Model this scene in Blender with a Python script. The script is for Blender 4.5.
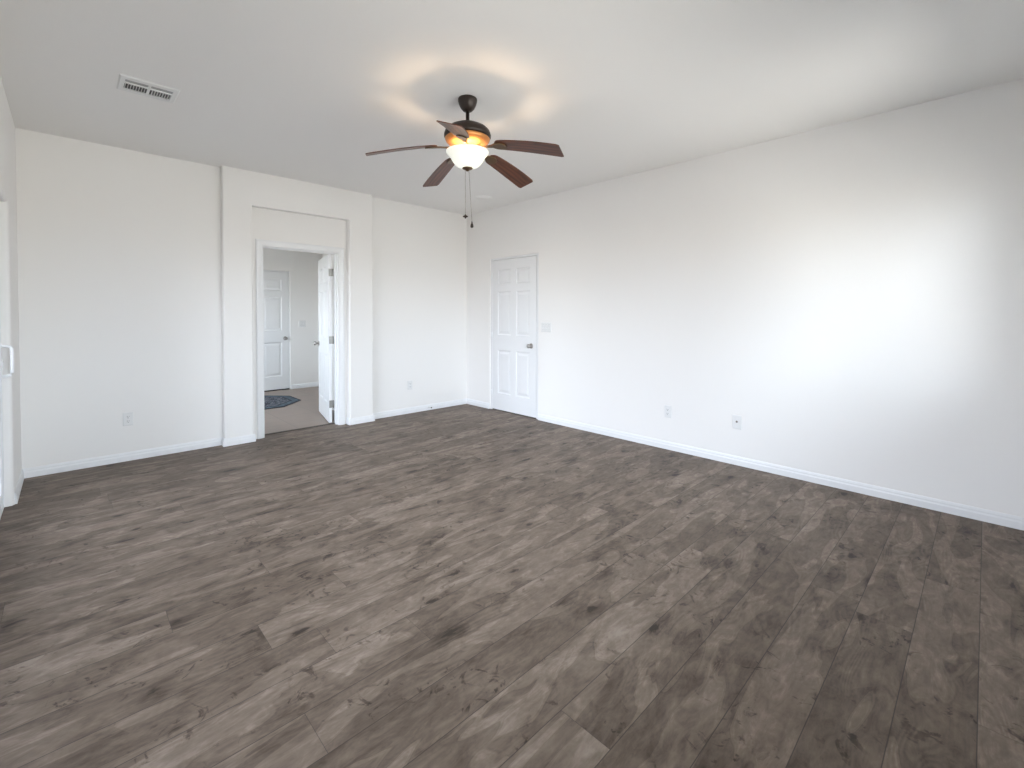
import bpy, bmesh, math, random
from mathutils import Vector, Matrix

# ------------------------------------------------------------------ camera
S = bpy.context.scene
for o in list(bpy.data.objects):
    bpy.data.objects.remove(o)
COL = S.collection

FPX, PPY = 458.77, 323.61                    # focal length / principal row, in pixels of a 1024x768 frame
YAW, PITCH, ROLL = 0.7685, -0.0203, 0.0029
fw = Vector((math.sin(YAW)*math.cos(PITCH), math.cos(YAW)*math.cos(PITCH), math.sin(PITCH)))
r0 = Vector((math.cos(YAW), -math.sin(YAW), 0)); u0 = r0.cross(fw)
rt = r0*math.cos(ROLL) + u0*math.sin(ROLL)
up = -r0*math.sin(ROLL) + u0*math.cos(ROLL)
cam = bpy.data.cameras.new('camera'); camo = bpy.data.objects.new('camera', cam); COL.objects.link(camo)
cam.sensor_fit = 'HORIZONTAL'; cam.sensor_width = 36.0
cam.lens = FPX/1024*36.0
cam.shift_y = -(384-PPY)/1024
cam.clip_start = 0.02
m = Matrix((rt, up, -fw)).transposed().to_4x4()
m.translation = Vector((-4.1678, -5.2587, 1.3045))
camo.matrix_world = m
S.camera = camo

# ------------------------------------------------------------------ exposure, sky, window light
S.view_settings.view_transform = 'Standard'
S.view_settings.look = 'None'
S.view_settings.gamma = 1.0
S.view_settings.use_curve_mapping = False
S.view_settings.exposure = 0.0
SKY_STRENGTH = 20.8
SKY_TOP, SKY_LOW, GROUND = (0.75, 0.88, 1.07), (0.93, 0.985, 1.10), (0.63, 0.60, 0.57)
LAMP_POWER, LAMP_COLOR = 11.0, (1.0, 0.72, 0.45)

w = bpy.data.worlds.new('sky'); S.world = w; w.use_nodes = True
nt = w.node_tree; nt.nodes.clear()
tc = nt.nodes.new('ShaderNodeTexCoord'); sp = nt.nodes.new('ShaderNodeSeparateXYZ')
rmp = nt.nodes.new('ShaderNodeValToRGB'); bg = nt.nodes.new('ShaderNodeBackground'); ow = nt.nodes.new('ShaderNodeOutputWorld')
mr = nt.nodes.new('ShaderNodeMapRange'); mr.inputs['From Min'].default_value = -1; mr.inputs['From Max'].default_value = 1
nt.links.new(tc.outputs['Generated'], sp.inputs[0]); nt.links.new(sp.outputs['Z'], mr.inputs['Value'])
nt.links.new(mr.outputs[0], rmp.inputs[0]); nt.links.new(rmp.outputs[0], bg.inputs[0]); nt.links.new(bg.outputs[0], ow.inputs[0])
cr = rmp.color_ramp
cr.elements[0].position = 0.0; cr.elements[0].color = (*GROUND, 1)
cr.elements[1].position = 1.0; cr.elements[1].color = (*SKY_TOP, 1)
e = cr.elements.new(0.49); e.color = (*GROUND, 1)
e = cr.elements.new(0.52); e.color = (*SKY_LOW, 1)
bg.inputs[1].default_value = SKY_STRENGTH

# room dimensions (metres); back-right floor corner is the origin
W, FRONT, H = 4.447, -5.72, 2.74
CH = 0.085                                   # depth of the chase round the doorway
SL0, SL1, SLH = -0.70, -4.28, 2.045          # sliding door opening in the left wall
WINS, WZ0, WZ1 = ((-1.40, -0.34), (-3.65, -2.15)), 0.86, 2.20  # two windows in the wall behind the camera
HALLY, HALLX0, HALLX1 = 3.08, -4.40, -0.86
HW0, HW1, HWZ0, HWZ1 = 0.7, 2.3, 0.9, 2.1    # unseen window added in the hall's left wall to light the hall

def portal(name, loc, rot, sx, sy):
    l = bpy.data.lights.new(name, 'AREA'); l.shape = 'RECTANGLE'; l.size = sx; l.size_y = sy
    l.cycles.is_portal = True
    o = bpy.data.objects.new(name, l); o.location = loc; o.rotation_euler = rot; COL.objects.link(o)
PI = math.pi
portal('slider_daylight', (-W-0.16, (SL0+SL1)/2, SLH/2), (0, -PI/2, 0), SLH, abs(SL1-SL0))
for wx0, wx1 in WINS:
    portal('window_daylight', ((wx0+wx1)/2, FRONT-0.16, (WZ0+WZ1)/2), (PI/2, 0, 0), wx1-wx0, WZ1-WZ0)
portal('added_hall_daylight', (HALLX0-0.16, (HW0+HW1)/2, (HWZ0+HWZ1)/2), (0, -PI/2, 0), HWZ1-HWZ0, HW1-HW0)

# ------------------------------------------------------------------ helpers
class MB:
    """collects shapes, builds ONE mesh object"""
    def __init__(s): s.v = []; s.f = []; s.sm = []
    def add(s, vs, fs, smooth=False):
        n = len(s.v); s.v += [tuple(v) for v in vs]
        for f in fs: s.f.append([i+n for i in f]); s.sm.append(smooth)
    def box(s, x0, x1, y0, y1, z0, z1):
        x0, x1 = sorted((x0, x1)); y0, y1 = sorted((y0, y1)); z0, z1 = sorted((z0, z1))
        s.add([(x0,y0,z0),(x1,y0,z0),(x1,y1,z0),(x0,y1,z0),(x0,y0,z1),(x1,y0,z1),(x1,y1,z1),(x0,y1,z1)],
              [(0,3,2,1),(4,5,6,7),(0,1,5,4),(1,2,6,5),(2,3,7,6),(3,0,4,7)])
    def prism(s, pts, z0, z1, ax=2, smooth=False):
        """pts: closed 2D outline; extruded along axis ax. ax=2: (x,y); ax=1: (x,z); ax=0: (y,z)"""
        def P(p, t): return {2: (p[0], p[1], t), 1: (p[0], t, p[1]), 0: (t, p[0], p[1])}[ax]
        n = len(pts); vs = [P(p, z0) for p in pts] + [P(p, z1) for p in pts]
        n0 = len(s.v); s.v += vs
        for i in range(n):
            j = (i+1) % n; s.f.append([n0+i, n0+j, n0+n+j, n0+n+i]); s.sm.append(smooth)
        s.f.append([n0+i for i in range(n)][::-1]); s.sm.append(False)
        s.f.append([n0+n+i for i in range(n)]); s.sm.append(False)
    def lathe(s, prof, n=48, c=(0,0,0), axis='Z', smooth=True, caps=True):
        vs = []; fs = []
        for r, z in prof:
            for k in range(n):
                a = 2*PI*k/n; p = (r*math.cos(a), r*math.sin(a), z)
                if axis == 'Y': p = (p[0], p[2], p[1])
                if axis == 'X': p = (p[2], p[0], p[1])
                vs.append((p[0]+c[0], p[1]+c[1], p[2]+c[2]))
        for i in range(len(prof)-1):
            for k in range(n):
                k2 = (k+1) % n; fs.append((i*n+k, i*n+k2, (i+1)*n+k2, (i+1)*n+k))
        if caps and prof[0][0] > 1e-6: fs.append(tuple(range(n))[::-1])
        if caps and prof[-1][0] > 1e-6: fs.append(tuple((len(prof)-1)*n+k for k in range(n)))
        s.add(vs, fs, smooth)
    def tube(s, pts, r, n=10):
        pts = [Vector(p) for p in pts]; rs = r if isinstance(r, (list, tuple)) else [r]*len(pts)
        vs = []; fs = []
        for i, p in enumerate(pts):
            d = (pts[min(i+1, len(pts)-1)] - pts[max(i-1, 0)]).normalized()
            a = Vector((0,0,1)) if abs(d.z) < .9 else Vector((1,0,0))
            e1 = d.cross(a).normalized(); e2 = d.cross(e1)
            for k in range(n):
                t = 2*PI*k/n; vs.append(p + rs[i]*(math.cos(t)*e1 + math.sin(t)*e2))
        for i in range(len(pts)-1):
            for k in range(n):
                k2 = (k+1) % n; fs.append((i*n+k, i*n+k2, (i+1)*n+k2, (i+1)*n+k))
        fs.append(tuple(range(n))); fs.append(tuple((len(pts)-1)*n+k for k in range(n)))
        s.add(vs, fs, True)
    def sweep(s, path, prof, plane='XY', side=1):
        """mitred sweep of a profile (offset from path, height) along an open polyline.
        plane XY: path (x,y), offset to the right of travel * side, height = z.
        plane XZ: path (x,z) on a wall facing -y, offset in plane, height = -y."""
        n = len(path); P = [Vector(p) for p in path]; rings = []
        for i in range(n):
            ds = []
            if i > 0: ds.append((P[i]-P[i-1]).normalized())
            if i < n-1: ds.append((P[i+1]-P[i]).normalized())
            ns = [Vector((d.y, -d.x))*side for d in ds]
            mv = ns[0] if len(ns) == 1 else (ns[0]+ns[1])/(1+ns[0].dot(ns[1]))
            ring = []
            for o, h in prof:
                q = P[i] + mv*o
                ring.append((q.x, q.y, h) if plane == 'XY' else (q.x, -h, q.y))
            rings.append(ring)
        k = len(prof); vs = [v for r in rings for v in r]; fs = []
        for i in range(n-1):
            for j in range(k):
                j2 = (j+1) % k; fs.append((i*k+j, i*k+j2, (i+1)*k+j2, (i+1)*k+j))
        fs.append(tuple(range(k))[::-1]); fs.append(tuple((n-1)*k+j for j in range(k)))
        s.add(vs, fs)
    def xform(s, M): s.v = [tuple(M @ Vector(v)) for v in s.v]; return s
    def build(s, name, mat, parent=None, bevel=0, seg=2, loc=None, autosmooth=False):
        me = bpy.data.meshes.new(name); me.from_pydata(s.v, [], s.f)
        for p, sm in zip(me.polygons, s.sm): p.use_smooth = sm
        bm = bmesh.new(); bm.from_mesh(me)
        bmesh.ops.recalc_face_normals(bm, faces=bm.faces); bm.to_mesh(me); bm.free()
        me.materials.append(mat); me.update()
        o = bpy.data.objects.new(name, me); COL.objects.link(o)
        if parent: o.parent = parent
        if loc: o.location = loc
        if bevel:
            b = o.modifiers.new('bevel', 'BEVEL'); b.width = bevel; b.segments = seg; b.limit_method = 'ANGLE'; b.angle_limit = 0.6
        return o

def tag(o, label, cat, group=None, kind=None):
    o['label'] = label; o['category'] = cat
    if group: o['group'] = group
    if kind: o['kind'] = kind
    return o
def empty(name, loc, rz=0):
    o = bpy.data.objects.new(name, None); o.location = loc; o.rotation_euler = (0, 0, rz)
    o.empty_display_size = .1; COL.objects.link(o); return o
def struct(o, label, cat): return tag(o, label, cat, kind='structure')

def arc(cx, cy, r, a0, a1, n=6):
    return [(cx+r*math.cos(math.radians(a0+(a1-a0)*i/n)), cy+r*math.sin(math.radians(a0+(a1-a0)*i/n))) for i in range(n+1)]

# ------------------------------------------------------------------ materials
def mat(name, col, rough=.5, metal=0, **k):
    M = bpy.data.materials.new(name); M.use_nodes = True; b = M.node_tree.nodes['Principled BSDF']
    b.inputs['Base Color'].default_value = (*col, 1); b.inputs['Roughness'].default_value = rough
    b.inputs['Metallic'].default_value = metal
    for kk, v in k.items(): b.inputs[kk.replace('_', ' ')].default_value = v
    return M
def N(nt, t, **k):
    n = nt.nodes.new(t)
    for a, v in k.items(): setattr(n, a, v)
    return n
def M_(nt, op, a, b=None, c=None, clamp=False):
    n = nt.nodes.new('ShaderNodeMath'); n.operation = op; n.use_clamp = clamp
    for i, x in enumerate((a, b, c)):
        if x is None: continue
        if isinstance(x, (int, float)): n.inputs[i].default_value = x
        else: nt.links.new(x, n.inputs[i])
    return n.outputs[0]
def sstep(nt, x, lo, hi, a=0.0, b=1.0):
    n = nt.nodes.new('ShaderNodeMapRange'); n.interpolation_type = 'SMOOTHSTEP'
    nt.links.new(x, n.inputs['Value'])
    for k, v in (('From Min', lo), ('From Max', hi), ('To Min', a), ('To Max', b)): n.inputs[k].default_value = v
    return n.outputs[0]
def mixc(nt, fac, a, b, mode='MIX'):
    n = nt.nodes.new('ShaderNodeMix'); n.data_type = 'RGBA'; n.blend_type = mode
    for sck, x in ((n.inputs[0], fac), (n.inputs[6], a), (n.inputs[7], b)):
        if isinstance(x, (int, float)): sck.default_value = x
        elif isinstance(x, tuple): sck.default_value = (*x, 1)
        else: nt.links.new(x, sck)
    return n.outputs[2]
def noise(nt, vec, scale, detail=3, rough=.5, dist=0):
    n = nt.nodes.new('ShaderNodeTexNoise'); n.inputs['Scale'].default_value = scale
    n.inputs['Detail'].default_value = detail; n.inputs['Roughness'].default_value = rough
    n.inputs['Distortion'].default_value = dist
    if vec is not None: nt.links.new(vec, n.inputs['Vector'])
    return n.outputs['Fac']
def bump(nt, h, strength, dist):
    n = nt.nodes.new('ShaderNodeBump'); n.inputs['Strength'].default_value = strength; n.inputs['Distance'].default_value = dist
    nt.links.new(h, n.inputs['Height']); nt.links.new(n.outputs[0], nt.nodes['Principled BSDF'].inputs['Normal'])
def paint(name, col, rough, scale=180, strength=.12):
    M = mat(name, col, rough); nt = M.node_tree
    tc = N(nt, 'ShaderNodeTexCoord'); h = noise(nt, tc.outputs['Object'], scale, 2)
    bump(nt, h, strength, .002); return M

WALL = paint('wall_paint', (.875, .86, .838), .65)
CEIL = paint('ceiling_paint', (.89, .878, .86), .8, 120, .2)
TRIM = mat('white_trim_paint', (.84, .845, .85), .35)
DOOR = mat('white_door_paint', (.82, .825, .83), .38)
PLAST = mat('white_plastic', (.80, .80, .79), .35)
DARKSLOT = mat('dark_slot', (.09, .085, .08), .6)
GAP = mat('dark_gap_shade', (.012, .011, .01), .6)  # near-black, stands in for the shade in the gaps under the doors
BROWN = mat('dark_brown_threshold', (.05, .033, .025), .5)
NICKEL = mat('satin_nickel', (.42, .40, .38), .28, 1)
NICKEL2 = mat('dull_hinge_steel', (.30, .295, .28), .45, .7)
VINYL = mat('white_vinyl', (.86, .87, .88), .3)
BRONZE = mat('oil_rubbed_bronze', (.030, .020, .015), .38, .35)
LAMPLIT_BRONZE = mat('lamplit_bronze', (.62, .27, .085), .42, .6)  # orange lamp glow on the motor skirt is put into this colour
BRONZE2 = mat('antique_bronze_band', (.16, .10, .055), .35, .8)
CHAIN = mat('bead_chain', (.33, .29, .24), .35, .9)
FOB = mat('dark_wood_fob', (.03, .018, .012), .4)

def glass_mat(name='window_glass', tint=(.95, .97, .96)):
    M = bpy.data.materials.new(name); M.use_nodes = True; nt = M.node_tree; nt.nodes.clear()
    o = N(nt, 'ShaderNodeOutputMaterial'); mx = N(nt, 'ShaderNodeMixShader'); t = N(nt, 'ShaderNodeBsdfTransparent')
    g = N(nt, 'ShaderNodeBsdfGlossy'); g.inputs['Roughness'].default_value = .02
    f = N(nt, 'ShaderNodeFresnel'); f.inputs[0].default_value = 1.45
    t.inputs[0].default_value = (*tint, 1)
    nt.links.new(f.outputs[0], mx.inputs[0]); nt.links.new(t.outputs[0], mx.inputs[1]); nt.links.new(g.outputs[0], mx.inputs[2])
    nt.links.new(mx.outputs[0], o.inputs[0]); return M
GLASS = glass_mat(); TINTED = glass_mat('tinted_door_glass', (.63, .64, .65))

def floor_mat():
    M = mat('grey_brown_oak_planks', (.2, .15, .12), .42, Specular_IOR_Level=.36); nt = M.node_tree; L = nt.links; b = nt.nodes['Principled BSDF']
    tc = N(nt, 'ShaderNodeTexCoord'); s = N(nt, 'ShaderNodeSeparateXYZ'); L.new(tc.outputs['Object'], s.inputs[0])
    x, y = s.outputs['X'], s.outputs['Y']
    PW, PL, PH = .191, 1.83, PLANK_PHASE
    v = M_(nt, 'DIVIDE', M_(nt, 'SUBTRACT', y, PH), PW); row = M_(nt, 'FLOOR', v); fv = M_(nt, 'FRACT', v)
    wn = N(nt, 'ShaderNodeTexWhiteNoise', noise_dimensions='1D'); L.new(M_(nt, 'ADD', row, SEED), wn.inputs['W'])
    u = M_(nt, 'ADD', M_(nt, 'DIVIDE', x, PL), M_(nt, 'MULTIPLY', wn.outputs['Value'], 7.3)); seg = M_(nt, 'FLOOR', u); fu = M_(nt, 'FRACT', u)
    cid = N(nt, 'ShaderNodeCombineXYZ'); L.new(M_(nt, 'ADD', row, SEED), cid.inputs[0]); L.new(seg, cid.inputs[1])
    wr = N(nt, 'ShaderNodeTexWhiteNoise', noise_dimensions='2D'); L.new(cid.outputs[0], wr.inputs['Vector'])
    sc = N(nt, 'ShaderNodeSeparateColor'); L.new(wr.outputs['Color'], sc.inputs[0])
    r1, r2, r3 = sc.outputs[0], sc.outputs[1], sc.outputs[2]
    # plank seams
    ev = M_(nt, 'MULTIPLY', M_(nt, 'MINIMUM', fv, M_(nt, 'SUBTRACT', 1.0, fv)), PW)
    eu = M_(nt, 'MULTIPLY_ADD', M_(nt, 'MINIMUM', fu, M_(nt, 'SUBTRACT', 1.0, fu)), PL, .0007)
    seam = sstep(nt, M_(nt, 'MINIMUM', ev, eu), .0006, .0022, 1.0, 0.0)
    # per-plank grain coordinates
    def coords(su, sv, off=0.0):
        c = N(nt, 'ShaderNodeCombineXYZ')
        L.new(M_(nt, 'MULTIPLY_ADD', x, su, M_(nt, 'MULTIPLY', r1, 37.0+off)), c.inputs[0])
        L.new(M_(nt, 'MULTIPLY_ADD', y, sv, M_(nt, 'MULTIPLY', r2, 23.0+off)), c.inputs[1])
        L.new(M_(nt, 'MULTIPLY', r3, 11.0+off), c.inputs[2]); return c.outputs[0]
    heart = noise(nt, coords(1.15, 4.6), 1.25, 2.2, .5, 1.1)                       # broad two-tone heart / sap wood figure
    heartm = sstep(nt, heart, .475, .505)
    hedge = M_(nt, 'MULTIPLY', sstep(nt, M_(nt, 'ABSOLUTE', M_(nt, 'SUBTRACT', heart, .485)), .0, .05, 1.0, 0.0), M_(nt, 'SINE', M_(nt, 'MULTIPLY', heart, 260.0)))
    blotch = noise(nt, coords(2.8, 5.0, 3), 1.7, 6, .66, 1.0)
    wisp = noise(nt, coords(5.0, 15.0, 7), 1.3, 4, .62, 1.6)
    patch = noise(nt, coords(7.0, 13.0, 31), 2.0, 5, .66, 1.2)
    fine = noise(nt, coords(4.0, 80.0, 5), 1.6, 3, .6)
    ringf = noise(nt, coords(1.3, 4.6, 9), 1.3, 1.5, .4, .5)
    rings = M_(nt, 'SINE', M_(nt, 'MULTIPLY', ringf, 120.0))
    ringm = sstep(nt, noise(nt, coords(1.1, 3.0, 13), 1.3, 1), .50, .64)
    chat = noise(nt, coords(9.0, 8.0, 17), 1.25, 4, .62, 2.0)                        # dark wisps lying across the grain
    chm = M_(nt, 'MULTIPLY', sstep(nt, chat, .57, .68), sstep(nt, noise(nt, coords(2.2, 4.5, 19), 1.2, 1), .46, .60))
    vd = N(nt, 'ShaderNodeTexVoronoi'); vd.inputs['Scale'].default_value = 1.0; L.new(coords(3.6, 7.0, 21), vd.inputs['Vector'])
    vs = N(nt, 'ShaderNodeSeparateColor'); L.new(vd.outputs['Color'], vs.inputs[0])
    kd = M_(nt, 'ADD', vd.outputs['Distance'], M_(nt, 'MULTIPLY', M_(nt, 'SUBTRACT', wisp, .5), .42))
    has = sstep(nt, vs.outputs[0], .40, .48)
    knot = M_(nt, 'MULTIPLY', sstep(nt, kd, .02, .14, 1.0, 0.0), has)
    halo = M_(nt, 'MULTIPLY', sstep(nt, kd, .10, .46, 1.0, 0.0), has)
    # tone: 0 dark .. 1 light
    t = M_(nt, 'MULTIPLY_ADD', M_(nt, 'SUBTRACT', r3, .5), .13, .69)
    t = M_(nt, 'MULTIPLY_ADD', heartm, -.20, t)
    t = M_(nt, 'MULTIPLY_ADD', hedge, .06, t)
    t = M_(nt, 'MULTIPLY_ADD', M_(nt, 'SUBTRACT', blotch, .5), .85, t)
    t = M_(nt, 'MULTIPLY_ADD', M_(nt, 'SUBTRACT', wisp, .5), .60, t)
    t = M_(nt, 'MULTIPLY_ADD', M_(nt, 'SUBTRACT', patch, .5), .42, t)
    t = M_(nt, 'MULTIPLY_ADD', M_(nt, 'SUBTRACT', fine, .5), .22, t)
    t = M_(nt, 'MULTIPLY_ADD', M_(nt, 'MULTIPLY', rings, ringm), .065, t)
    t = M_(nt, 'MULTIPLY_ADD', chm, -.42, t)
    t = M_(nt, 'MULTIPLY_ADD', halo, -.20, t)
    t = M_(nt, 'MULTIPLY_ADD', knot, -.55, t, clamp=True)
    rp = N(nt, 'ShaderNodeValToRGB'); L.new(t, rp.inputs[0]); c = rp.color_ramp
    c.elements[0].position = 0.02; c.elements[0].color = FLOOR_COLS[0]
    c.elements[1].position = .98; c.elements[1].color = FLOOR_COLS[4]
    for p, q in ((.28, FLOOR_COLS[1]), (.52, FLOOR_COLS[2]), (.72, FLOOR_COLS[3])):
        k = c.elements.new(p); k.color = q
    col = mixc(nt, M_(nt, 'MULTIPLY', seam, .75), rp.outputs[0], (.03, .024, .02))
    L.new(col, b.inputs['Base Color'])
    L.new(M_(nt, 'MULTIPLY_ADD', fine, .16, FLOOR_ROUGH), b.inputs['Roughness'])
    bump(nt, M_(nt, 'SUBTRACT', M_(nt, 'MULTIPLY_ADD', fine, .25, M_(nt, 'MULTIPLY', t, .3)), seam), .22, .0012)
    return M
SEED = 500.0
PLANK_PHASE = -4.496
FLOOR_ROUGH = .47
FLOOR_COLS = [(.033, .022, .015, 1), (.084, .060, .043, 1), (.143, .106, .079, 1), (.196, .149, .114, 1), (.295, .237, .190, 1)]
FLOOR = floor_mat()

def tile_mat():
    M = mat('beige_floor_tile', (.3, .26, .23), .4); nt = M.node_tree; L = nt.links; b = nt.nodes['Principled BSDF']
    tc = N(nt, 'ShaderNodeTexCoord'); br = N(nt, 'ShaderNodeTexBrick'); L.new(tc.outputs['Object'], br.inputs['Vector'])
    br.offset = 0; br.inputs['Scale'].default_value = 1; br.inputs['Brick Width'].default_value = .46; br.inputs['Row Height'].default_value = .46
    br.inputs['Mortar Size'].default_value = .004
    br.inputs['Color1'].default_value = (.29, .22, .18, 1); br.inputs['Color2'].default_value = (.32, .245, .20, 1)
    br.inputs['Mortar'].default_value = (.19, .165, .15, 1)
    n = noise(nt, tc.outputs['Object'], 3.5, 4, .6, .8)
    L.new(mixc(nt, sstep(nt, n, .35, .7, 0, .45), br.outputs['Color'], (.24, .20, .17)), b.inputs['Base Color'])
    return M
TILE = tile_mat()

def rug_mat():
    M = mat('blue_rug_pile', (.06, .09, .14), .95); nt = M.node_tree; L = nt.links; b = nt.nodes['Principled BSDF']
    tc = N(nt, 'ShaderNodeTexCoord'); s = N(nt, 'ShaderNodeSeparateXYZ'); L.new(tc.outputs['Object'], s.inputs[0])
    ax, ay = M_(nt, 'ABSOLUTE', s.outputs[0]), M_(nt, 'ABSOLUTE', s.outputs[1])
    d = M_(nt, 'MAXIMUM', M_(nt, 'MAXIMUM', ax, ay), M_(nt, 'MULTIPLY', M_(nt, 'ADD', ax, ay), .7071))   # octagonal distance
    n = noise(nt, tc.outputs['Object'], 7, 3, .55, 1.5)
    pat = M_(nt, 'SINE', M_(nt, 'MULTIPLY', n, 42.0))
    col = mixc(nt, sstep(nt, pat, -.1, .5), (.020, .027, .042), (.19, .20, .23))
    teal = mixc(nt, sstep(nt, noise(nt, tc.outputs['Object'], 14, 2), .4, .6), (.06, .085, .105), (.10, .145, .175))
    col = mixc(nt, sstep(nt, d, .455, .46), col, (.022, .03, .045))
    col = mixc(nt, sstep(nt, d, .485, .49), col, teal)
    col = mixc(nt, sstep(nt, d, .565, .57), col, (.022, .03, .045))
    L.new(col, b.inputs['Base Color']); return M
RUG = rug_mat()

def walnut_mat():
    M = mat('walnut_veneer', (.1, .03, .015), .42); nt = M.node_tree; L = nt.links; b = nt.nodes['Principled BSDF']
    tc = N(nt, 'ShaderNodeTexCoord'); mp = N(nt, 'ShaderNodeMapping'); mp.inputs['Scale'].default_value = (2.0, 30, 1)
    L.new(tc.outputs['Object'], mp.inputs[0]); n = noise(nt, mp.outputs[0], 2.2, 4, .6, .5)
    L.new(mixc(nt, sstep(nt, n, .3, .7), (.050, .014, .007), (.170, .055, .024)), b.inputs['Base Color'])
    b.inputs['Coat Weight'].default_value = .12; b.inputs['Coat Roughness'].default_value = .25
    return M
WALNUT = walnut_mat()

def shade_mat():
    M = mat('frosted_alabaster_glass', (.92, .88, .80), .3); nt = M.node_tree; L = nt.links
    b = nt.nodes['Principled BSDF']; out = nt.nodes['Material Output']
    b.inputs['Emission Color'].default_value = (1.0, .97, .86, 1)
    tr = N(nt, 'ShaderNodeBsdfTranslucent'); tr.inputs[0].default_value = (.62, .85, 1, 1)
    mx = N(nt, 'ShaderNodeMixShader'); mx.inputs[0].default_value = .08
    L.new(b.outputs[0], mx.inputs[1]); L.new(tr.outputs[0], mx.inputs[2]); L.new(mx.outputs[0], out.inputs[0])
    return M
SHADE = shade_mat()
BULB = mat('lit_bulb', (1, .9, .75), .4); _b = BULB.node_tree.nodes['Principled BSDF']
_b.inputs['Emission Color'].default_value = (1, .78, .5, 1); _b.inputs['Emission Strength'].default_value = 6

# ------------------------------------------------------------------ room shell
b = MB(); b.box(-W-.14, .12, FRONT-.14, .118, -.12, 0)
struct(b.build('floor', FLOOR), 'grey-brown wood plank floor of the empty room', 'floor')
b = MB(); b.box(HALLX0-.14, HALLX1+.12, .128, HALLY+.2, -.12, -.002)
struct(b.build('floor_hall', TILE), 'beige square tile floor seen through the open doorway', 'floor')
b = MB(); b.box(-2.72, -1.885, .100, .140, -.02, .004)
struct(b.build('trim_4', BROWN, bevel=.002), 'dark threshold strip across the open doorway', 'threshold')
b = MB(); b.box(-W-.14, .12, FRONT-.14, HALLY+.2, H, H+.1)
struct(b.build('ceiling', CEIL), 'plain white painted ceiling', 'ceiling')

# back wall with the doorway and the chase framed round it
DX0, DX1, DZ = -2.72, -1.885, 2.03
CX0, CX1, CX2, CX3, CZ = -3.081, -2.819, -1.803, -1.510, 2.398
b = MB()
b.box(-W-.14, DX0, 0, .115, 0, H); b.box(DX1, .12, 0, .115, 0, H); b.box(DX0, DX1, 0, .115, DZ, H)
R = .016
def pier(x0, x1, rl, rr): # plan outline with rounded front corners
    pts = [(x1, 0)] if True else []
    pts += arc(x1-rr, -CH+rr, rr, 0, -90) if rr else [(x1, -CH)]
    pts += arc(x0+rl, -CH+rl, rl, -90, -180) if rl else [(x0, -CH)]
    pts += [(x0, 0)]; return pts
b.prism(pier(CX0, CX1, R, R), 0, CZ, smooth=False); b.prism(pier(CX2, CX3, R, R), 0, CZ)
b.prism(pier(CX0, CX3, R, R), CZ, H)
struct(b.build('wall_back', WALL), 'white back wall with the open doorway in a shallow projecting surround', 'wall')

# left wall, opening for the sliding door, rounded plaster corner
b = MB(); X0, X1 = -W-.14, -W; R = .022
b.prism([(X0, 0), (X1, 0)] + arc(X1-R, SL0+R, R, 0, -90) + [(X0, SL0)], 0, H)
b.prism([(X0, SL1), (X1-R, SL1)] + arc(X1-R, SL1-R, R, 90, 0) + [(X1, FRONT-.14), (X0, FRONT-.14)], 0, H)
b.prism([(X0, SLH), (X1-R, SLH)] + arc(X1-R, SLH+R, R, -90, 0) + [(X1, H), (X0, H)], SL1, SL0, ax=1)
# the header prism is in (x,z), extruded along y
struct(b.build('wall_left', WALL), 'white left wall pierced by the sliding glass door', 'wall')

# right wall with a shallow recess for its door
RY0, RY1, RZ = -.515, -1.408, 2.062
b = MB(); R = .014
b.prism([(.12, 0), (0, 0), (0, RY0+R)] + [(R-R*math.cos(a), RY0+R-R*math.sin(a)) for a in [PI/2*i/6 for i in range(1, 7)]] + [(.12, RY0)], 0, RZ)
b.prism([(.12, RY1), (R, RY1)] + [(R-R*math.sin(a), RY1-R+R*math.cos(a)) for a in [PI/2*i/6 for i in range(1, 7)]] + [(0, FRONT-.14), (.12, FRONT-.14)], 0, RZ)
b.box(0, .12, 0, FRONT-.14, RZ, H); b.box(.08, .12, RY0, RY1, 0, RZ)
struct(b.build('wall_right', WALL), 'long white right wall with the closed door near its far corner', 'wall')

# wall behind the camera, with its two windows
b = MB()
b.box(-W, 0, FRONT-.14, FRONT, 0, WZ0); b.box(-W, 0, FRONT-.14, FRONT, WZ1, H)
for x0, x1 in ((-W, WINS[1][0]), (WINS[1][1], WINS[0][0]), (WINS[0][1], 0)): b.box(x0, x1, FRONT-.14, FRONT, WZ0, WZ1)
struct(b.build('wall_front', WALL), 'white wall with two windows opposite the doorway', 'wall')
for i, (wx0, wx1) in enumerate(WINS):
    wn = struct(empty('window_%d' % (i+1), ((wx0+wx1)/2, FRONT-.09, WZ0)), ('white vinyl window beside the long right wall', 'white vinyl window beside the sliding glass door')[i], 'window')
    hw, hh = (wx1-wx0)/2, WZ1-WZ0
    b = MB(); b.box(-hw, -hw+.05, -.03, .03, 0, hh); b.box(hw-.05, hw, -.03, .03, 0, hh)
    b.box(-hw, hw, -.03, .03, 0, .05); b.box(-hw, hw, -.03, .03, hh-.05, hh); b.box(-.025, .025, -.03, .03, .05, hh-.05)
    b.build('window_frame', VINYL, wn)
    for sx in (-1, 1):
        b = MB(); b.box(sx*.025, sx*(hw-.05), -.003, .003, .05, hh-.05); b.build('window_pane', GLASS, wn)

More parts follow.
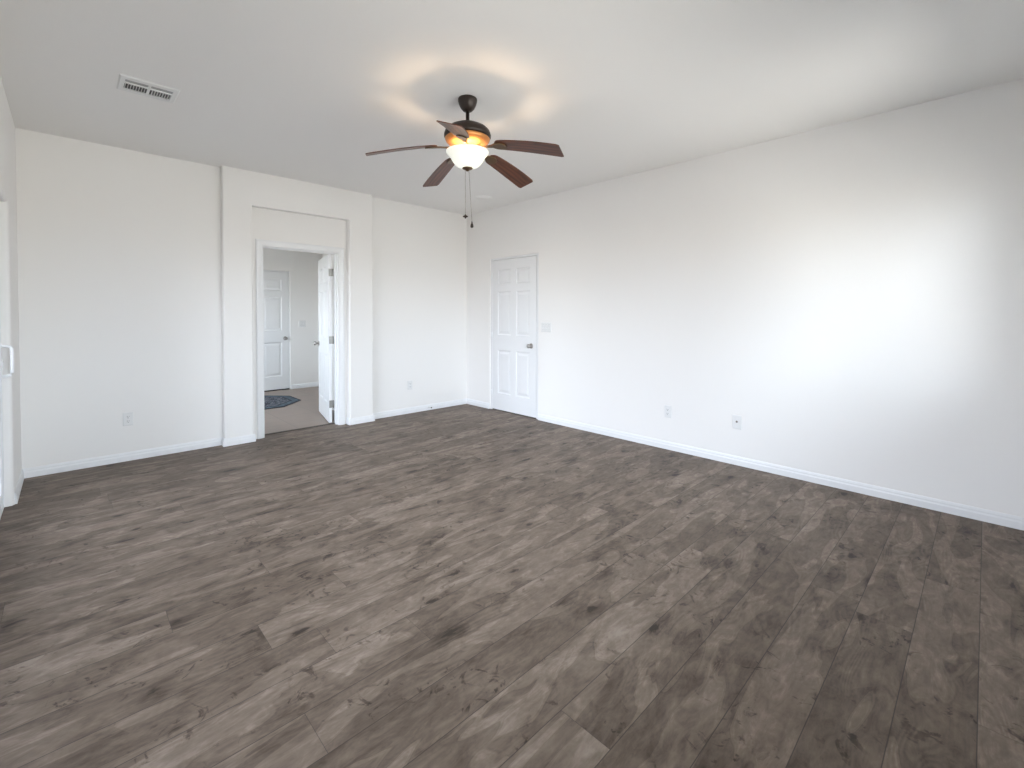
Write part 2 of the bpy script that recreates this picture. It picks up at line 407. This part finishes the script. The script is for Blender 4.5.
# hall beyond the doorway
FDX0, FDX1, FDZ = -2.365, -1.425, 2.032
b = MB(); R = .012; X0, X1, Y1 = HALLX0-.14, HALLX1+.12, HALLY+.2
b.prism([(X0, HALLY)] + arc(FDX0-R, HALLY+R, R, -90, 0) + [(FDX0, Y1), (X0, Y1)], 0, FDZ)
b.prism([(FDX1, Y1)] + arc(FDX1+R, HALLY+R, R, 180, 270) + [(X1, HALLY), (X1, Y1)], 0, FDZ)
b.box(X0, X1, HALLY, Y1, FDZ, H); b.box(FDX0, FDX1, HALLY+.1, Y1, 0, FDZ)
struct(b.build('wall_hall_far', WALL), 'far hall wall with a closed door, seen through the doorway', 'wall')
b = MB()
b.box(HALLX0-.14, HALLX0, .115, HW0, 0, H); b.box(HALLX0-.14, HALLX0, HW1, HALLY, 0, H)
b.box(HALLX0-.14, HALLX0, HW0, HW1, 0, HWZ0); b.box(HALLX0-.14, HALLX0, HW0, HW1, HWZ1, H)
struct(b.build('wall_hall_left', WALL), 'hall end wall with the added window, left of the doorway', 'wall')
b = MB(); b.box(HALLX1, HALLX1+.12, .115, HALLY, 0, H)
struct(b.build('wall_hall_right', WALL), 'hall side wall behind the open door', 'wall')
b = MB(); b.box(-1.60, HALLX1, .115, .93, 0, H)  # unseen stub added to keep light out of the door's hinge gap
struct(b.build('wall_hall_blocker', WALL), 'unseen wall block added behind the open door to shade its hinge gap', 'wall')
wn2 = struct(empty('window_3', (HALLX0-.09, (HW0+HW1)/2, HWZ0)), 'unseen white vinyl window added to light the hall from its left end', 'window')
hw, hh = (HW1-HW0)/2, HWZ1-HWZ0
b = MB(); b.box(-.03, .03, -hw, -hw+.05, 0, hh); b.box(-.03, .03, hw-.05, hw, 0, hh)
b.box(-.03, .03, -hw, hw, 0, .05); b.box(-.03, .03, -hw, hw, hh-.05, hh)
b.build('window_frame', VINYL, wn2)
b = MB(); b.box(-.003, .003, -hw+.05, hw-.05, .05, hh-.05); b.build('window_pane', GLASS, wn2)

# unseen ground added outside the sliding door to dim the light bounced in
BOUNCE_GROUND = mat("tan_bounce_ground", (.24, .205, .175), .9)
b = MB(); b.box(-16, -W-.15, -16, 6, -.22, -.13)
struct(b.build('ground_bounce', BOUNCE_GROUND), 'unseen tan ground added outside the sliding glass door to set the bounce light', 'ground')

# baseboards
BP = [(0, 0), (.013, 0), (.013, .042), (.009, .052), (.009, .062), (.004, .076), (0, .076)]
b = MB()
b.sweep([(-W, 0), (CX0, 0), (CX0, -CH), (CX1, -CH), (CX1, -.002)], BP)
b.sweep([(CX2, -.002), (CX2, -CH), (CX3, -CH), (CX3, 0), (0, 0)], BP)
struct(b.build('baseboard_back', TRIM), 'low white baseboard along the back wall and doorway surround', 'baseboard')
b = MB(); b.sweep([(0, 0), (0, RY0+.016)], BP); b.sweep([(0, RY1-.016), (0, FRONT)], BP)
struct(b.build('baseboard_right', TRIM), 'low white baseboard along the long right wall', 'baseboard')
b = MB(); b.sweep([(-W, SL0+.022), (-W, 0)], BP); b.sweep([(-W, FRONT), (-W, SL1-.022)], BP)
struct(b.build('baseboard_left', TRIM), 'short white baseboard between the sliding door and left corner', 'baseboard')
b = MB(); b.sweep([(0, FRONT), (-W, FRONT)], BP)
struct(b.build('baseboard_front', TRIM), 'low white baseboard under the wide window', 'baseboard')
b = MB(); b.sweep([(FDX1+.012, HALLY), (HALLX1, HALLY)], BP); b.sweep([(HALLX0, HALLY), (FDX0-.012, HALLY)], BP)
struct(b.build('baseboard_hall', TRIM), 'low white baseboard on the far hall wall', 'baseboard')

# ------------------------------------------------------------------ doors
def leaf_mb(wd, ht, th):
    """six-panel slab: x 0..wd, y 0..th (front face y=0), z 0..ht, panels moulded on both faces"""
    st, mu = .108, .10; pw = (wd-2*st-mu)/2
    xs = [0, st, st+pw, st+pw+mu, wd-st, wd]
    k = ht/2.03; zs = [0, .225*k, .815*k, 1.02*k, 1.605*k, 1.70*k, 1.90*k, ht]
    b = MB()
    for yf, sg in ((0, 1), (th, -1)):
        for i in range(5):
            for j in range(7):
                x0, x1, z0, z1 = xs[i], xs[i+1], zs[j], zs[j+1]
                if i in (1, 3) and j in (1, 3, 5):
                    loops = [(0, 0), (.004, .003), (.012, .010), (.026, .010), (.052, .003)]
                    vs = []
                    for o, dp in loops:
                        y = yf+sg*dp
                        vs += [(x0+o, y, z0+o), (x1-o, y, z0+o), (x1-o, y, z1-o), (x0+o, y, z1-o)]
                    fs = []
                    for q in range(len(loops)-1):
                        for e in range(4):
                            e2 = (e+1) % 4; fs.append((q*4+e, q*4+e2, q*4+4+e2, q*4+4+e))
                    n = len(loops)*4-4; fs.append((n, n+1, n+2, n+3)); b.add(vs, fs)
                else:
                    b.add([(x0, yf, z0), (x1, yf, z0), (x1, yf, z1), (x0, yf, z1)], [(0, 1, 2, 3)])
    def strip(pts): b.add(pts, [(0, 1, 2, 3)])
    for i in range(5):
        for z in (0, ht): strip([(xs[i], 0, z), (xs[i+1], 0, z), (xs[i+1], th, z), (xs[i], th, z)])
    for j in range(7):
        for x in (0, wd): strip([(x, 0, zs[j]), (x, 0, zs[j+1]), (x, th, zs[j+1]), (x, th, zs[j])])
    return b
def weld(o, d=.0002):
    bm = bmesh.new(); bm.from_mesh(o.data); bmesh.ops.remove_doubles(bm, verts=bm.verts, dist=d)
    bmesh.ops.recalc_face_normals(bm, faces=bm.faces); bm.to_mesh(o.data); bm.free()
def knob(parent, x, y, z, sg):
    """round knob on a rose, sticking out along sg*y from the face at y"""
    b = MB(); pr = [(0, 0), (.032, 0), (.033, .004), (.028, .009), (.012, .012), (.011, .030), (.020, .037), (.027, .047), (.027, .056), (.020, .064), (0, .066)]
    b.lathe([(r, sg*q) for r, q in pr], 24, (x, y, z), 'Y'); return b.build('door_knob', NICKEL, parent)
def hinge(parent, x, y, z, leaf):
    b = MB(); b.lathe([(0, -.047), (.004, -.046), (.0065, -.044), (.0065, .044), (.004, .046), (0, .047)], 14, (x, y, z))
    b.box(*leaf, z-.044, z+.044); return b.build('hinge', NICKEL2, parent)

# doorway lining and casing (structure), then the leaf that swings into the hall
b = MB()
b.box(DX0, DX0+.02, -.003, .118, 0, DZ); b.box(DX1-.02, DX1, -.003, .118, 0, DZ); b.box(DX0+.02, DX1-.02, -.003, .118, DZ-.02, DZ)
b.box(DX0+.02, DX0+.03, .04, .078, 0, DZ-.02); b.box(DX1-.03, DX1-.02, .04, .078, 0, DZ-.02); b.box(DX0+.03, DX1-.03, .04, .078, DZ-.03, DZ-.02)
struct(b.build('trim_1', TRIM), 'white lining of the open doorway', 'door frame')
CP = [(0, 0), (0, .009), (.010, .012), (.040, .017), (.054, .015), (.060, .009), (.060, 0)]
b = MB(); ci = .008
b.sweep([(DX0+ci+.0, 0), (DX0+ci, DZ-ci-.006), (DX1-ci, DZ-ci-.006), (DX1-ci, 0)], CP, 'XZ', side=-1)
struct(b.build('trim_2', TRIM), 'white moulded casing round the open doorway', 'door casing')

LW = .772
d1 = struct(empty('door_1', (-1.909, .126, .012), math.radians(180-103)), 'white panelled door standing open into the tiled hall', 'door')
# local x runs from the hinge to the free edge; the face towards the left (-x world) is local +y
b = leaf_mb(LW, 1.992, .035); b.xform(Matrix.Translation((.004, .020, 0)))
lf = b.build('door_leaf', DOOR, d1); weld(lf)
knob(d1, LW-.056, .055, .905, 1); knob(d1, LW-.056, .020, .905, -1)
b = MB(); b.box(LW+.0035, LW+.0055, .027, .048, .875, .935); b.build('latch_plate', NICKEL, d1)
for z in (.22, .98, 1.78): hinge(d1, -.001, .003, z, (.0015, .0045, .004, .050))

# closed door in the right wall (local x = along the wall from the hinge, local y = into the wall)
RW = .818
d2 = struct(empty('door_2', (.012, -.551, .012), -PI/2), 'closed white six-panel door in the right wall', 'door')
# rotate -90: local x -> -y world, local y -> +x world
b = leaf_mb(RW, 2.020, .035); lf = b.build('door_leaf', DOOR, d2); weld(lf)
knob(d2, RW-.085, 0, .895, -1)
for z in (.22, 1.0, 1.80):
    b = MB(); b.lathe([(0, -.045), (.004, -.044), (.006, -.042), (.006, .042), (.004, .044), (0, .045)], 12, (-.002, -.006, z)); b.build('hinge', TRIM, d2)
b = MB(); JL, JR = -(RY0+.551), -(RY1+.551)        # opening edges in local x
for x0, x1 in ((JL+.0005, -.004), (RW+.004, JR-.0005)): b.box(x0, x1, .002, .066, -.012, RZ-.0125)
b.box(-.004, RW+.004, .002, .066, 2.027, RZ-.0125)
b.box(-.004, .012, .037, .066, -.012, 2.027); b.box(RW-.012, RW+.004, .037, .066, -.012, 2.027); b.box(.012, RW-.012, .037, .066, 2.012, 2.027)
b.build('door_frame', TRIM, d2)
b = MB(); b.box(-.003, RW+.003, .001, .066, -.0115, -.008); b.build('threshold', BROWN, d2)  # dark strip put in for the shaded closet floor under the leaf
b = MB(); b.box(-.003, RW+.003, .006, .034, -.008, 0); b.build('dark_gap_strip', GAP, d2)  # fills the gap below the leaf, its shade held in the colour

# closed far hall door
FW = FDX1-FDX0-.03
d3 = struct(empty('door_3', (FDX0+.015, HALLY+.022, .016)), 'closed white panelled door at the far side of the hall', 'door')
b = leaf_mb(FW, 1.995, .035); lf = b.build('door_leaf', DOOR, d3); weld(lf)
knob(d3, FW-.06, 0, .865, -1)
b = MB(); b.box(-.014, -.003, .0, .07, -.0155, 2.0145); b.box(FW+.003, FW+.014, 0, .07, -.0155, 2.0145); b.box(-.003, FW+.003, 0, .07, 2.0, 2.0145)
b.build('door_frame', TRIM, d3)
b = MB(); b.box(-.003, FW+.003, -.006, .05, -.0155, -.001); b.build('dark_gap_strip', GAP, d3)  # black strip put in for the dark gap below this leaf

# sliding glass door in the left wall
d4 = struct(empty('door_4', (-W-.045, SL0, 0)), 'white vinyl sliding glass door at the left edge', 'sliding door')
SW = SL0-SL1; DP = .07                               # local y runs negative from the far jamb; local x negative = outside
b = MB()
b.box(-DP, 0, -.028, -.0005, .0, SLH-.0005); b.box(-DP, 0, -SW+.0005, -SW+.028, 0, SLH-.0005)
b.box(-DP, 0, -SW+.028, -.028, SLH-.035, SLH-.0005); b.box(-DP, 0, -SW+.028, -.028, .0005, .03)
b.build('door_frame', VINYL, d4, bevel=.003)
def panel(y0, y1, x0, x1, name, st=.062):
    q = MB(); z0, z1 = .032, SLH-.037
    q.box(x0, x1, y0, y0+st, z0, z1); q.box(x0, x1, y1-st, y1, z0, z1)
    q.box(x0, x1, y0+st, y1-st, z0, z0+.085); q.box(x0, x1, y0+st, y1-st, z1-.06, z1)
    o = q.build(name, VINYL, d4, bevel=.003)
    g = MB(); g.box((x0+x1)/2-.003, (x0+x1)/2+.003, y0+st-.006, y1-st+.006, z0+.08, z1-.055); g.build('glass_pane', TINTED, o); return o
sp_ = panel(-SW/2-.03, -.031, -.030, -.004, 'sliding_panel')
panel(-SW+.031, -SW/2+.03, -.064, -.036, 'fixed_panel')
b = MB()                                             # D-shaped pull on the closing stile
b.box(-.004, .004, -.080, -.046, .865, 1.105)
b.tube([(.002, -.063, .885), (.034, -.063, .887), (.046, -.063, .892), (.051, -.063, .905), (.052, -.063, .985), (.051, -.063, 1.065), (.046, -.063, 1.078), (.034, -.063, 1.083), (.002, -.063, 1.085)], .0095, 12)
hd = b.build('door_handle', VINYL, sp_, bevel=.002)
b = MB(); b.box(.004, .012, -.070, -.056, .94, .985); b.build('latch', PLAST, hd)

# ------------------------------------------------------------------ outlets, switches
def plate_mb(w, h, th=.006):
    b = MB(); o = .004
    vs = []; 
    for dx, y in ((0, 0), (0, -th*.4), (o, -th)):
        vs += [(-w/2+dx, y, -h/2+dx), (w/2-dx, y, -h/2+dx), (w/2-dx, y, h/2-dx), (-w/2+dx, y, h/2-dx)]
    fs = [(0, 3, 2, 1), (8, 9, 10, 11)]
    for q in range(2):
        for e in range(4):
            e2 = (e+1) % 4; fs.append((q*4+e, q*4+e2, q*4+4+e2, q*4+4+e))
    b.add(vs, fs); return b
def screw(parent, x, z, y=-.006):
    b = MB(); b.lathe([(.0032, 0), (.0032, -.0008), (.002, -.0014), (0, -.0014)], 12, (x, y, z), 'Y'); return b.build('screw', PLAST, parent)
def outlet(loc, rz, label):
    o = tag(empty('wall_outlet', loc, rz), label, 'outlet', 'duplex outlets low on the walls')
    plate_mb(.072, .116).build('cover_plate', PLAST, o); screw(o, 0, 0)
    for s in (-1, 1):
        pts = [(.0165*math.cos(t), max(-.0135, min(.0135, .0175*math.sin(t)))+s*.0195) for t in [2*PI*k/32 for k in range(32)]]
        b = MB(); b.prism(pts, -.0085, -.005, ax=1); rc = b.build('receptacle', PLAST, o)
        b = MB(); z = s*.0195
        b.box(-.0078, -.0052, -.0092, -.0085, z-.002, z+.0075); b.box(.0052, .0078, -.0092, -.0085, z-.001, z+.0065)
        b.lathe([(.003, 0), (.003, -.0007), (0, -.0007)], 12, (0, -.0085, z-.0085), 'Y')
        b.build('slots', DARKSLOT, rc)
    return o
outlet((-3.80, 0, .37), 0, 'white duplex outlet on the back wall between the left corner and the doorway')
outlet((-.947, 0, .37), 0, 'white duplex outlet on the back wall right of the doorway')
outlet((0, -3.127, .367), -PI/2, 'white duplex outlet on the long right wall, the one nearer the closed door')
cp = tag(empty('cable_jack_plate', (0, -3.766, .374), -PI/2), 'white wall plate with one dark cable jack, furthest from the closed door', 'wall plate')
plate_mb(.076, .118).build('cover_plate', PLAST, cp); screw(cp, 0, .042); screw(cp, 0, -.042)
b = MB(); b.lathe([(.0085, 0), (.0085, -.002), (.0055, -.002), (.0050, -.011), (.0025, -.011), (.0022, -.005), (0, -.005)], 16, (0, -.006, .004), 'Y')
b.build('coax_jack', mat('dull_brass_jack', (.16, .14, .11), .4, .8), cp)

def switch_plate(loc, rz, gang, label):
    o = tag(empty('switch_plate', loc, rz), label, 'light switch')
    wd = .070+.046*(gang-1); plate_mb(wd, .116).build('cover_plate', PLAST, o)
    for g in range(gang):
        x = (g-(gang-1)/2)*.046
        b = MB(); b.box(x-.0175, x+.0175, -.0068, -.0058, -.0345, .0345); fr = b.build('rocker_frame', DARKSLOT if False else mat('switch_gap', (.45, .45, .44), .6), o)
        b = MB(); b.prism([(-.006, -.0325), (-.0085, -.0325), (-.0075, 0), (-.0115, .0325), (-.006, .0325)], x-.0158, x+.0158, ax=0); b.build('rocker', PLAST, o)
        screw(o, x, .048); screw(o, x, -.048)
    return o
switch_plate((0, -1.548, 1.150), -PI/2, 3, 'white three-switch plate on the right wall beside the closed door')
switch_plate((-1.225, HALLY, 1.125), 0, 2, 'white two-switch plate on the far hall wall, seen through the doorway')

# spring door stop on the back baseboard
ds = tag(empty('door_stop', (-.66, -.013, .042)), 'small spring door stop on the back baseboard near the far corner', 'door stop')
b = MB(); b.lathe([(0, 0), (.011, 0), (.010, -.004), (.005, -.007), (0, -.007)], 16, (0, 0, 0), 'Y'); b.build('base', PLAST, ds)
b = MB(); b.tube([(.0048*math.cos(t), -.006-.045*t/(2*PI*12), .0048*math.sin(t)) for t in [2*PI*k/10 for k in range(121)]], .0011, 6); b.build('spring', PLAST, ds)
b = MB(); b.lathe([(0, -.049), (.0075, -.050), (.0085, -.058), (.007, -.064), (0, -.066)], 16, (0, 0, 0), 'Y'); b.build('rubber_tip', mat('grey_rubber', (.10, .10, .10), .7), ds)

# ------------------------------------------------------------------ ceiling register and round cover
vt = tag(empty('ceiling_vent', (-3.781, -1.500, H)), 'white rectangular air vent with louvres on the ceiling', 'vent')
VW, VD, OX, OC = .150, .127, .119, .007
SY0, SY1, FY0, FY1 = -.080, -.032, -.014, .074
b = MB()
def bev(b, hx, hy, z):
    # bevelled outer rim, then the flat flange as bars round four openings
    vs = []
    for o, zz in ((0, 0), (.008, z), (.012, z), (.012, 0)):
        vs += [(-hx+o, -hy+o, zz), (hx-o, -hy+o, zz), (hx-o, hy-o, zz), (-hx+o, hy-o, zz)]
    fs = []
    for q in range(3):
        for e in range(4):
            e2 = (e+1) % 4; fs.append((q*4+e, q*4+e2, q*4+4+e2, q*4+4+e))
    b.add(vs, fs)
bev(b, VW, VD, -.007)
i = .0115
b.box(-VW+i, VW-i, -VD+i, SY0, -.007, -.0005); b.box(-VW+i, VW-i, FY1, VD-i, -.007, -.0005)
b.box(-VW+i, -OX, SY0, FY1, -.007, -.0005); b.box(OX, VW-i, SY0, FY1, -.007, -.0005)
b.box(-OX, OX, SY1, FY0, -.007, -.0005); b.box(-OC, OC, SY0, SY1, -.007, -.0005); b.box(-OC, OC, FY0, FY1, -.007, -.0005)
b.build('vent_frame', PLAST, vt)
b = MB(); b.box(-OX, OX, SY0, SY1, -.0022, -.0006); b.build('slot_shade', mat('slot_shade_grey', (.42, .42, .415), .7), vt)  # flat grey sheet; the shade inside the open slots is its colour
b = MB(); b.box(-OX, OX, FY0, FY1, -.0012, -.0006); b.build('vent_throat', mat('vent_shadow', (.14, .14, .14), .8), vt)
def slat(vs4, t, name):
    b = MB(); n = Vector(t)
    vs = [Vector(v) for v in vs4]; vs = vs + [v+n for v in vs]
    b.add(vs, [(0, 1, 2, 3), (4, 5, 6, 7), (0, 1, 5, 4), (1, 2, 6, 5), (2, 3, 7, 6), (3, 0, 4, 7)]); b.build(name, PLAST, vt)
for sx in (-1, 1):
    slat([(sx*OC, SY1-.001, -.003), (sx*OX, SY1-.001, -.003), (sx*OX, SY1+.0015, -.0055), (sx*OC, SY1+.0015, -.0055)], (0, .001, 0), 'louvre')
    for k in range(8):                                # short fins, opening outwards on both sides
        x = sx*(OC+.006+.0137*k+.004); t = .0038 if sx < 0 else .0028
        slat([(x+sx*t*.2, FY0, -.0025), (x+sx*t*.2, FY1, -.0025), (x+sx*t, FY1, -.0100), (x+sx*t, FY0, -.0100)], (.0018, 0, 0), 'fin')
sm = tag(empty('ceiling_cover', (-.48, -.932, H)), 'round white cover plate on the ceiling near the far corner', 'ceiling cover')
b = MB(); b.lathe([(0, -.016), (.060, -.016), (.068, -.012), (.072, -.007), (.100, -.005), (.104, 0), (0, 0)], 48); b.build('cover_disc', CEIL, sm)

# ------------------------------------------------------------------ octagonal rug in the hall
b = MB(); ro = .60/math.cos(PI/8)
pts = [(ro*math.cos(PI/8+PI/4*k), ro*math.sin(PI/8+PI/4*k)) for k in range(8)]
b.prism(pts, 0, .008)
tag(b.build('octagonal_rug', RUG, bevel=.003, loc=(-2.26, 2.15, -.002)), 'blue patterned octagonal rug on the hall tiles before the far door', 'rug')

# ------------------------------------------------------------------ ceiling fan
fan = tag(empty('ceiling_fan', (-2.236, -2.828, H)), 'dark bronze five-blade ceiling fan with a lit glass bowl and pull chains', 'ceiling fan')
def Z(z): return z-H
b = MB(); b.lathe([(r, Z(z)) for r, z in ((0, 2.74), (.062, 2.74), (.064, 2.732), (.063, 2.722), (.057, 2.700), (.045, 2.676), (.030, 2.660), (.021, 2.655), (0, 2.655))], 40); b.build('canopy', BRONZE, fan)
b = MB(); b.lathe([(r, Z(z)) for r, z in ((0, 2.657), (.0125, 2.657), (.0125, 2.588), (.020, 2.586), (.022, 2.570), (0, 2.570))], 24); b.build('downrod', BRONZE, fan)
b = MB(); b.lathe([(r, Z(z)) for r, z in ((0, 2.577), (.040, 2.575), (.085, 2.565), (.125, 2.546), (.148, 2.524), (.156, 2.500), (.156, 2.486), (.150, 2.480), (.146, 2.476), (0, 2.476))], 56)
mh = b.build('motor_housing', BRONZE, fan)
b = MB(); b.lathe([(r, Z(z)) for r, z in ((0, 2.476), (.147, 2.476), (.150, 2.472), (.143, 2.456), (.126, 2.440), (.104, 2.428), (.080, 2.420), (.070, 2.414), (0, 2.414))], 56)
b.build('motor_skirt', LAMPLIT_BRONZE, mh)
b = MB(); b.lathe([(r, Z(z)) for r, z in ((0, 2.415), (.066, 2.415), (.068, 2.402), (.058, 2.396), (.058, 2.372), (0, 2.372))], 40); b.build('switch_housing', BRONZE2, fan)

def drop(r): return 2.416 - .104*max(0, (r-.13)/.52)**1.35
def blade_mb(pitch):
    b = MB(); n = 28; r0_, r1_ = .205, .648; vs = []; fs = []; m_ = 9
    for i in range(n+1):
        s_ = i/n; r = r0_+(r1_-r0_)*s_
        wd = .050+.018*math.sin(min(1, s_*1.15)*PI/2)     # half width grows towards the tip
        if s_ < .10: wd *= math.sqrt(max(.02, 1-(1-s_/.10)**2))*.55+.45
        if s_ > .965: wd *= math.sqrt(max(.02, 1-((s_-.965)/.035)**2))*.12+.88
        zc = Z(drop(r))
        for side in (0, 1):
            for j in range(m_):
                q = -1+2*j/(m_-1); y = q*wd
                vs.append((r, y*math.cos(pitch), zc + y*math.sin(pitch) + (.003 if side else -.003)))
    k = 2*m_
    for i in range(n):
        for j in range(m_-1):
            a = i*k+j; fs.append((a, a+1, a+k+1, a+k)); a = i*k+m_+j; fs.append((a, a+k, a+k+1, a+1))
        fs.append((i*k, (i+1)*k, (i+1)*k+m_, i*k+m_)); fs.append((i*k+m_-1, i*k+2*m_-1, (i+1)*k+2*m_-1, (i+1)*k+m_-1))
    for i in (0, n):
        for j in range(m_-1): fs.append((i*k+j, i*k+j+1, i*k+m_+j+1, i*k+m_+j))
    b.add(vs, fs, False); return b
def iron_mb(pitch):
    """cast bracket: arm from under the motor that spreads to a plate screwed beneath the blade"""
    b = MB(); rows = [(.075, .016, 2.414), (.120, .013, 2.406), (.150, .012, 2.404), (.180, .016, None), (.205, .030, None), (.235, .036, None), (.262, .030, None), (.280, .014, None)]
    vs = []; fs = []
    for i, (r, hw, z) in enumerate(rows):
        p = pitch*min(1, max(0, (r-.12)/.08)); zc = Z(z) if z else Z(drop(r)-.0085)
        for s_, dz in ((-1, -.004), (1, -.004), (1, .004), (-1, .004)):
            vs.append((r, s_*hw*math.cos(p), zc+s_*hw*math.sin(p)+dz))
    for i in range(len(rows)-1):
        for e in range(4):
            e2 = (e+1) % 4; fs.append((i*4+e, i*4+e2, i*4+4+e2, i*4+4+e))
    n = (len(rows)-1)*4; fs += [(0, 1, 2, 3), (n, n+1, n+2, n+3)]
    b.add(vs, fs); return b
BLADE_A, BLADE_PITCH = math.radians(6.5), math.radians(-13)
bl0 = ir0 = None
for k in range(5):
    if k == 0:
        bl = blade_mb(BLADE_PITCH).build('fan_blade', WALNUT, fan); ir = iron_mb(BLADE_PITCH).build('blade_iron', BRONZE2, fan, bevel=.002); bl0, ir0 = bl, ir
    else:
        bl = bl0.copy(); ir = ir0.copy()
        for o in (bl, ir): COL.objects.link(o); o.parent = fan
    for o in (bl, ir): o.rotation_euler = (0, 0, BLADE_A+k*2*PI/5)

b = MB(); th = .004
outer = [(.134, 2.393), (.141, 2.390), (.141, 2.384), (.134, 2.374), (.120, 2.358), (.109, 2.342), (.101, 2.327), (.089, 2.310), (.072, 2.295), (.050, 2.284), (.020, 2.279)]
b.lathe([(r, Z(z)) for r, z in outer] + [(r-.003, Z(z+th)) for r, z in outer[::-1][:-2]] + [(.131, Z(2.390)), (.134, Z(2.393))], 56, caps=False)
sh = b.build('glass_bowl', SHADE, fan)
b = MB(); b.lathe([(r, Z(z)) for r, z in ((0, 2.288), (.034, 2.284), (.036, 2.278), (.026, 2.272), (.014, 2.268), (.010, 2.262), (0, 2.259))], 28); b.build('finial', BRONZE2, fan)
b = MB(); b.lathe([(r, Z(z)) for r, z in ((0, 2.326), (.010, 2.327), (.020, 2.335), (.024, 2.345), (.020, 2.356), (.012, 2.363), (.012, 2.374), (0, 2.374))], 20); b.build('light_bulb', BULB, fan)
def chain(x0, y0, x1, y1, z1, name):
    b = MB(); n = int((2.272-z1)/.0075); 
    b.tube([(x0, y0, Z(2.278)), (x1, y1, Z(z1))], .0008, 6)
    for i in range(n):
        t = (i+.5)/n; c = (x0+(x1-x0)*t, y0+(y1-y0)*t, Z(2.272+(z1-2.272)*t))
        b.lathe([(0, -.0024), (.0020, -.0012), (.0020, .0012), (0, .0024)], 6, c)
    return b.build(name, CHAIN, fan)
rx, ry = r0.x, r0.y                                   # direction across the view from the doorway side
c1 = chain(-.015*rx, -.015*ry, -.014*rx, -.014*ry, 1.972, 'pull_chain')
b = MB(); b.lathe([(r, Z(z)) for r, z in ((0, 1.975), (.004, 1.973), (.005, 1.968), (.017, 1.962), (.018, 1.957), (.006, 1.952), (.005, 1.947), (0, 1.945))], 20, (-.014*rx, -.014*ry, 0)); b.build('chain_fob', FOB, c1)
c2 = chain(.009*rx, .009*ry, .030*rx, .030*ry, 1.925, 'pull_chain')
b = MB(); b.lathe([(r, Z(z)) for r, z in ((0, 1.928), (.003, 1.926), (.004, 1.918), (.009, 1.904), (.011, 1.894), (.009, 1.886), (0, 1.882))], 20, (.030*rx, .030*ry, 0)); b.build('chain_fob', FOB, c2)
lt = bpy.data.lights.new('bulb_light', 'POINT'); lt.energy = LAMP_POWER; lt.color = LAMP_COLOR; lt.shadow_soft_size = .035
lo = bpy.data.objects.new('bulb_light', lt); lo.location = (0, 0, Z(2.300)); lo.parent = fan; COL.objects.link(lo)
SHADE.node_tree.nodes['Principled BSDF'].inputs['Emission Strength'].default_value = .4
